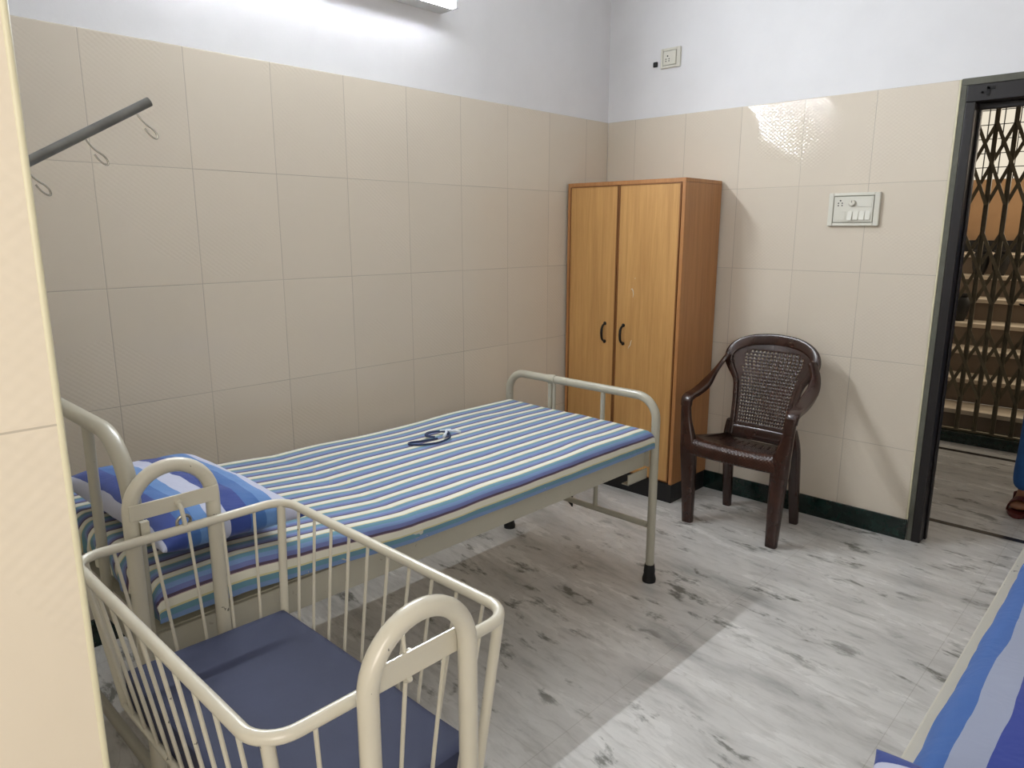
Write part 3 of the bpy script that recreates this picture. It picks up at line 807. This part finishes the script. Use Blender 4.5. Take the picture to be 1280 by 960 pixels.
# backrest shell with cane-like lattice
def hw(z):
    pts = [(.385, .140), (.45, .139), (.55, .146), (.62, .154), (.67, .166), (.71, .194), (.745, .212), (.775, .212), (.80, .199), (.822, .172), (.838, .132), (.848, .08)]
    for (a, b), (c, d_) in zip(pts, pts[1:]):
        if a <= z <= c: return b+(d_-b)*(z-a)/(c-a)
    return pts[-1][1] if z > .8 else pts[0][1]
def by(x, z):
    return .085+.145*((z-.385)/.46)**1.1*.9 - .55*x*x*(.6+.6*(z-.385)/.46)
bm = bmesh.new(); NXc, NZc = 44, 60
zz = [.385+(.848-.385)*(1-(1-j/NZc)**1.0) for j in range(NZc+1)]
gv = [[bm.verts.new(L((2*i/NXc-1)*hw(z), by((2*i/NXc-1)*hw(z), z), z)) for i in range(NXc+1)] for z in zz]
for j in range(NZc):
    for i in range(NXc):
        z = (zz[j]+zz[j+1])/2; u = abs(2*(i+.5)/NXc-1)*hw(z); lim = .112+.034*(z-.45)/.34
        if .452 < z < .795 and u < lim and not (z > .775 and u > .12):
            if (i % 2 == 0) and (j % 2 == 0): continue
        bm.faces.new((gv[j][i], gv[j][i+1], gv[j+1][i+1], gv[j+1][i]))
bk_ = finish('backrest', bm, 'plastic', ch)
md = bk_.modifiers.new('solid', 'SOLIDIFY'); md.thickness = .005; md.offset = 0
def sweep(bm, pts, ws, hs, ups):
    """rounded-rectangle section sweep. ws: width across, hs: thickness along up"""
    n = len(pts); rings = []; prof = []
    for k in range(16):
        a = 2*PI*k/16; c_, s_ = math.cos(a), math.sin(a)
        prof.append((math.copysign(abs(c_)**.55, c_), math.copysign(abs(s_)**.55, s_)))
    for i in range(n):
        t = (pts[min(i+1, n-1)]-pts[max(i-1, 0)]).normalized(); u = ups[i]; u = (u-t*u.dot(t)).normalized(); s_ = t.cross(u)
        rings.append([bm.verts.new(pts[i]+s_*a*ws[i]/2+u*b*hs[i]/2) for a, b in prof])
    for A, C in zip(rings, rings[1:]):
        for k in range(16): bm.faces.new((A[k], A[(k+1) % 16], C[(k+1) % 16], C[k]))
    bm.faces.new(rings[0][::-1]); bm.faces.new(rings[-1])
def dense(keys, n=7):
    out = []
    for i in range(len(keys)-1):
        for k in range(n):
            t_ = k/n; row = []
            p0, p1, p2, p3 = keys[max(i-1, 0)], keys[i], keys[i+1], keys[min(i+2, len(keys)-1)]
            for c_ in range(len(p1)):
                a, b, d_, e = p0[c_], p1[c_], p2[c_], p3[c_]
                row.append(.5*((2*b)+(-a+d_)*t_+(2*a-5*b+4*d_-e)*t_*t_+(-a+3*b-3*d_+e)*t_**3))
            out.append(row)
    out.append(list(keys[-1])); return out
# thick rolled rim around the upper back: one sweep from left to right
keys = []
for zq in (.40, .50, .60, .66, .71, .75, .785, .812, .833, .846): keys.append((-hw(zq)+.004, by(hw(zq), zq)-.004, zq))
keys.append((0, by(0, .850)-.004, .852))
full = keys+[(-a, b, c_) for a, b, c_ in keys[-2::-1]]
dk = dense(full, 4); pts = [L(*r) for r in dk]
bm = bmesh.new()
sweep(bm, pts, [.024+.026*max(0, (p.z-.64)/.19) for p in pts], [.020]*len(pts), [Vector((0, -1, .12))]*len(pts))
finish('back_rim', bm, 'plastic', ch)
# lumbar crossing
bm = bmesh.new(); sweep(bm, [L(x, by(x, .42)-.004, .42) for x in [(-.14+.28*i/10) for i in range(11)]], [.05]*11, [.012]*11, [Vector((0, -1, .2))]*11)
finish('lower_back_band', bm, 'plastic', ch)
for s in (-1, 1):
    # armrest: leaves the back high up, bows outward, runs forward and turns down
    ks = [(s*.200, .135, .775, .040, .022, 0), (s*.228, .112, .722, .046, .022, .25), (s*.242, .06, .672, .054, .024, .55), (s*.243, -.01, .632, .060, .028, .9), (s*.246, -.08, .610, .056, .028, 1), (s*.247, -.130, .602, .056, .028, 1), (s*.247, -.154, .590, .054, .030, 1.), (s*.246, -.162, .560, .050, .032, 1.)]
    dk = dense(ks, 5); pts = [L(*r[:3]) for r in dk]
    ups = []
    for i, r in enumerate(dk):
        f = i/len(dk)
        up = Vector((s*(1-r[5])*.8, -.4*(1-r[5]), .25+.75*min(1, r[5])))
        if f > .78: up = Vector((0, -1, 1-(f-.78)*4.0))
        ups.append(up)
    bm = bmesh.new(); sweep(bm, pts, [r[3] for r in dk], [r[4] for r in dk], ups); finish('armrest', bm, 'plastic', ch)
    # front leg: rises from the floor to the arm, wide angled channel
    kf = [(s*.246, -.163, .585, .046, .026), (s*.240, -.166, .50, .050, .030), (s*.224, -.168, .41, .070, .044), (s*.219, -.168, .36, .076, .048), (s*.212, -.167, .22, .066, .044), (s*.205, -.166, .002, .050, .038)]
    dk = dense(kf, 5); pts = [L(*r[:3]) for r in dk]
    bm = bmesh.new(); sweep(bm, pts, [r[3] for r in dk], [r[4] for r in dk], [Vector((0, -1, 0))]*len(pts))
    finish('leg', bm, 'plastic', ch)
    kr = [(s*.150, .105, .46, .040, .03), (s*.160, .115, .37, .056, .034), (s*.165, .135, .22, .050, .034), (s*.170, .160, .002, .040, .032)]
    dk = dense(kr, 5); pts = [L(*r[:3]) for r in dk]
    bm = bmesh.new(); sweep(bm, pts, [r[3] for r in dk], [r[4] for r in dk], [Vector((0, -1, 0))]*len(pts))
    finish('leg', bm, 'plastic', ch)
# seat
bm = bmesh.new(); uvl = bm.loops.layers.uv.new('UVMap'); nsx, nsy = 48, 44
def seatp(u, v):   # v 0 front .. 1 back (arc)
    x = u*(.215-.065*max(0, v-.2)/.8)
    L_ = .45*v
    if L_ < .035: y = -.190+.0*L_; z = .340+L_*.9
    elif L_ < .095:
        a = (L_-.035)/.06*PI/2; y = -.190+.042*(1-math.cos(a)); z = .3715+.0435*math.sin(a)
    else: y = -.148+(L_-.095)*.80; z = .415-.035*((L_-.095)/.355)**.8
    dish = -.014*(1-u*u)*min(1, max(0, (L_-.06)/.1)); z += dish + .010*abs(u)**6*min(1, L_/.1)
    return L(x, y-.010*(1-u*u)*(1 if L_ < .1 else max(0, 1-(L_-.1)/.1)), z)
sg = [[bm.verts.new(seatp(2*i/nsx-1, j/nsy)) for i in range(nsx+1)] for j in range(nsy+1)]
for j in range(nsy):
    for i in range(nsx):
        # fan of slanted drain slots in the rear half
        v = j/nsy; u = 2*(i+.5)/nsx-1; k = (u+.0)*5+ (v-.6)*2.2
        if .52 < v < .80 and abs(u) < .78 and abs((k % 1)-.5) < .11: continue
        f = bm.faces.new((sg[j][i], sg[j][i+1], sg[j+1][i+1], sg[j+1][i]))
        for lp, (a, b) in zip(f.loops, ((i, j), (i+1, j), (i+1, j+1), (i, j+1))): lp[uvl].uv = (a/nsx*.4, b/nsy*.45)
st_ = finish('seat', bm, 'seat_plastic', ch)
md = st_.modifiers.new('solid', 'SOLIDIFY'); md.thickness = .006; md.offset = -1
for s in (-1, 1):
    bm = bmesh.new(); pts = [L(s*(.205-.062*t_), -.16+.27*t_, .388-.012*t_) for t_ in [i/10 for i in range(11)]]
    sweep(bm, pts, [.012]*11, [.05]*11, [Vector((0, 0, 1))]*11); finish('seat_apron', bm, 'plastic', ch)

# ------------------------------------------------------------------ person in the corridor (mostly past the frame edge)
def skinned(name, joints, edges, mat, parent=None, root=0, sub=2):
    me = bpy.data.meshes.new(name)
    me.from_pydata([j[0] for j in joints], edges, [])
    o = bpy.data.objects.new(name, me); COL.objects.link(o)
    md = o.modifiers.new('skin', 'SKIN'); md.use_smooth_shade = True
    for i, j in enumerate(joints):
        r = j[1]; r = r if isinstance(r, tuple) else (r, r)
        me.skin_vertices[0].data[i].radius = r
    me.skin_vertices[0].data[root].use_root = True
    s = o.modifiers.new('sub', 'SUBSURF'); s.levels = sub; s.render_levels = sub
    me.materials.append(M[mat])
    if parent: o.parent = parent; o.matrix_parent_inverse = Matrix.Translation(-Vector(parent.location))
    return o
PX, PY = 2.15, .80
pe = thing('person', 'person in blue trousers and dark red sandals standing in the corridor at the right edge', 'person', (PX, PY, 0))
J = []; E_ = []
def j(x, y, z, r): J.append(((PX+x, PY+y, z), r)); return len(J)-1
def chain(*ids):
    for a, b in zip(ids, ids[1:]): E_.append((a, b))
pel = j(0, 0, .92, (.10, .075)); sp1 = j(0, .01, 1.06, (.10, .07)); sp2 = j(0, .01, 1.22, (.115, .075)); che = j(0, .01, 1.34, (.12, .09)); nk = j(0, 0, 1.43, .052); hd0 = j(0, -.01, 1.49, (.058, .065)); hd1 = j(0, -.015, 1.56, (.072, .09)); hd2 = j(0, -.01, 1.625, (.055, .07))
chain(pel, sp1, sp2, che, nk, hd0, hd1, hd2)
for s in (-1, 1):
    hp_ = j(s*.095, 0, .85, .088); kn_ = j(s*.115, -.01, .47, .056); cf = j(s*.12, .01, .33, .052); an = j(s*.125, .02, .085, .036); toe = j(s*.14, -.06, .05, (.040, .026)); tt = j(s*.145, -.13, .042, (.038, .018)); heel = j(s*.125, .045, .052, (.030, .026))
    chain(pel, hp_, kn_, cf, an, toe, tt); chain(an, heel)
    sh = j(s*.165, .01, 1.36, .052); el = j(s*.19, .02, 1.10, .040); wr = j(s*.185, -.03, .87, .027); pm = j(s*.183, -.045, .80, (.022, .036)); chain(che, sh, el, wr, pm)
    for q in range(4):
        f0 = j(s*.183, -.075+.02*q, .755, .0085); f1 = j(s*(.180), -.078+.02*q, .722+(.006 if q in (0, 3) else 0), .0078); f2 = j(s*(.170), -.078+.02*q, .695+(.01 if q in (0, 3) else 0), .007); chain(pm, f0, f1, f2)
    t0 = j(s*.175, -.085, .79, .010); t1 = j(s*.168, -.10, .76, .008); chain(pm, t0, t1)
skinned('body', J, E_, 'skin', pe, root=pel)
# trousers
J2 = []; E2 = []
def j2(x, y, z, r): J2.append(((PX+x, PY+y, z), r)); return len(J2)-1
w0 = j2(0, .0, .93, (.155, .12))
for s in (-1, 1):
    a = j2(s*.098, 0, .80, .108); b_ = j2(s*.115, -.005, .47, .080); c_ = j2(s*.12, .01, .28, .078); d_ = j2(s*.125, .015, .16, .082); e = j2(s*.125, .018, .085, .070)
    for q in ((w0, a), (a, b_), (b_, c_), (c_, d_), (d_, e)): E2.append(q)
skinned('trousers', J2, E2, 'scrub', pe)
J2 = []; E2 = []
sb = j2(0, .0, .72, (.175, .135)); s0 = j2(0, .0, .88, (.17, .13)); s1 = j2(0, .01, 1.08, (.145, .112)); s2 = j2(0, .01, 1.24, (.155, .115)); s3 = j2(0, .012, 1.36, (.13, .10)); s4 = j2(0, .005, 1.41, (.075, .07)); E2 = [(sb, s0), (s0, s1), (s1, s2), (s2, s3), (s3, s4)]
for s in (-1, 1):
    a = j2(s*.165, .01, 1.36, .068); b_ = j2(s*.185, .018, 1.20, .062); E2 += [(s3, a), (a, b_)]
skinned('tunic', J2, E2, 'scrub', pe)
# head details
bm = bmesh.new(); c0 = Vector((PX, PY-.012, 1.585))
for k in range(1): pass
bmesh.ops.create_uvsphere(bm, u_segments=24, v_segments=16, radius=.5)
for v in bm.verts:
    q = v.co.copy(); v.co = c0+Vector((q.x*.172, q.y*.205+.016, q.z*.20+.025))
for f in [f for f in bm.faces if f.calc_center_median().y < PY-.045 and f.calc_center_median().z < 1.635]: bm.faces.remove(f)
finish('hair', bm, 'hair', pe)
bm = bmesh.new(); tube(bm, cat([(PX, PY-.088, 1.585), (PX, PY-.108, 1.56), (PX, PY-.116, 1.545), (PX, PY-.094, 1.535)], 3), .010, 10, rfun=lambda t: .006+.007*t); finish('nose', bm, 'skin', pe)
for s in (-1, 1):
    bm = bmesh.new(); lathe(bm, [(.001, -.008), (.009, -.004), (.011, 0), (.009, .004), (.001, .008)], (PX+s*.030, PY-.086, 1.575), 12, 'y'); ey = finish('eye', bm, 'eye', pe)
    bm = bmesh.new(); lathe(bm, [(.0055, -.0095), (.0055, -.008)], (PX+s*.030, PY-.086, 1.575), 10, 'y'); finish('iris', bm, 'hair', ey)
    bm = bmesh.new(); tube(bm, cat([(PX+s*.079, PY-.005, 1.59), (PX+s*.089, PY+.008, 1.575), (PX+s*.084, PY+.004, 1.55), (PX+s*.076, PY-.005, 1.54)], 4), .007, 8); finish('ear', bm, 'skin', pe)
bm = bmesh.new(); tube(bm, cat([(PX-.024, PY-.083, 1.513), (PX, PY-.093, 1.510), (PX+.024, PY-.083, 1.513)], 5), .005, 8); finish('mouth', bm, 'sandal', pe)
for s in (-1, 1):
    cxs = PX+s*.137
    bm = bmesh.new(); out = []
    for k in range(28):
        a = 2*PI*k/28; out.append((cxs+.054*math.cos(a)*(1-.18*(math.sin(a) > 0)*math.sin(a)), PY-.045+.135*math.sin(a), .001))
    prism(bm, out, (0, 0, .020)); sd = finish('sandal', bm, 'sandal', pe, bevel=.004)
    bm = bmesh.new(); pts = [(cxs+.050*math.cos(a), PY-.085, .018+.062*math.sin(a)) for a in [PI*k/12 for k in range(13)]]
    sweep(bm, [Vector(p) for p in pts], [.07]*13, [.006]*13, [Vector((math.cos(PI*k/12), 0, math.sin(PI*k/12)+.01)) for k in range(13)]); finish('strap', bm, 'sandal', sd)
    bm = bmesh.new(); pts = [(cxs+.050*math.cos(a), PY+.04-.004, .018+.055) if False else (cxs+.047*math.cos(a), PY+.035+.050*math.sin(a), .045) for a in [PI*k/12 for k in range(13)]]
    sweep(bm, [Vector(p) for p in pts], [.05]*13, [.005]*13, [Vector((math.cos(PI*k/12), math.sin(PI*k/12), 0)) for k in range(13)]); finish('heel_strap', bm, 'sandal', sd)

# ------------------------------------------------------------------ light
def area(name, loc, rot, sx, sy, power, col):
    l = bpy.data.lights.new(name, 'AREA'); l.shape = 'RECTANGLE'; l.size = sx; l.size_y = sy; l.energy = power; l.color = col
    o = bpy.data.objects.new(name, l); COL.objects.link(o); o.location = loc; o.rotation_euler = rot; return o
area('room_fill_light', (RX-.02, (WX0+WX1)/2, (WZ0+WZ1)/2), (PI/2, 0, PI/2), 1.1, 1.15, 14, (1.0, .93, .85))  # added fill light from the right, set at the invented window
area('stairwell_fill_light', (2.3, 4.45, 2.13), (-PI/2, 0, 0), 1.2, .5, 14, (1.0, .88, .70))  # added light in front of the stairwell grille, brightens the steps
area('corridor_fill_light', (2.0, 1.0, CH-.03), (0, 0, 0), .9, .1, .9, (1.0, .86, .68))  # added unseen source under the ceiling, faint warm fill for the corridor

wld = bpy.data.worlds.new('world'); scn.world = wld; wld.use_nodes = True
bg = wld.node_tree.nodes['Background']; bg.inputs[0].default_value = (1.0, .90, .72, 1); bg.inputs[1].default_value = .46

# ------------------------------------------------------------------ camera
cam = bpy.data.cameras.new('camera'); co = bpy.data.objects.new('camera', cam); COL.objects.link(co)
r = Vector((.72513007, .68861095, .00115992)); u = Vector((-.14459057, .15061133, .97796206)); f = Vector((-.67326069, .70931741, -.20877945))
mw = Matrix.Identity(4)
for i in range(3): mw[i][0] = r[i]; mw[i][1] = u[i]; mw[i][2] = -f[i]
mw[0][3], mw[1][3], mw[2][3] = 2.48520312, -3.38850286, 1.35084483
co.matrix_world = mw
cam.sensor_fit = 'HORIZONTAL'; cam.sensor_width = 36; cam.lens = 896.462/1280*36; cam.clip_start = .02
scn.camera = co
scn.view_settings.view_transform = 'Standard'; scn.view_settings.look = 'None'; scn.view_settings.gamma = 1
scn.view_settings.use_curve_mapping = False; scn.view_settings.exposure = 0.9
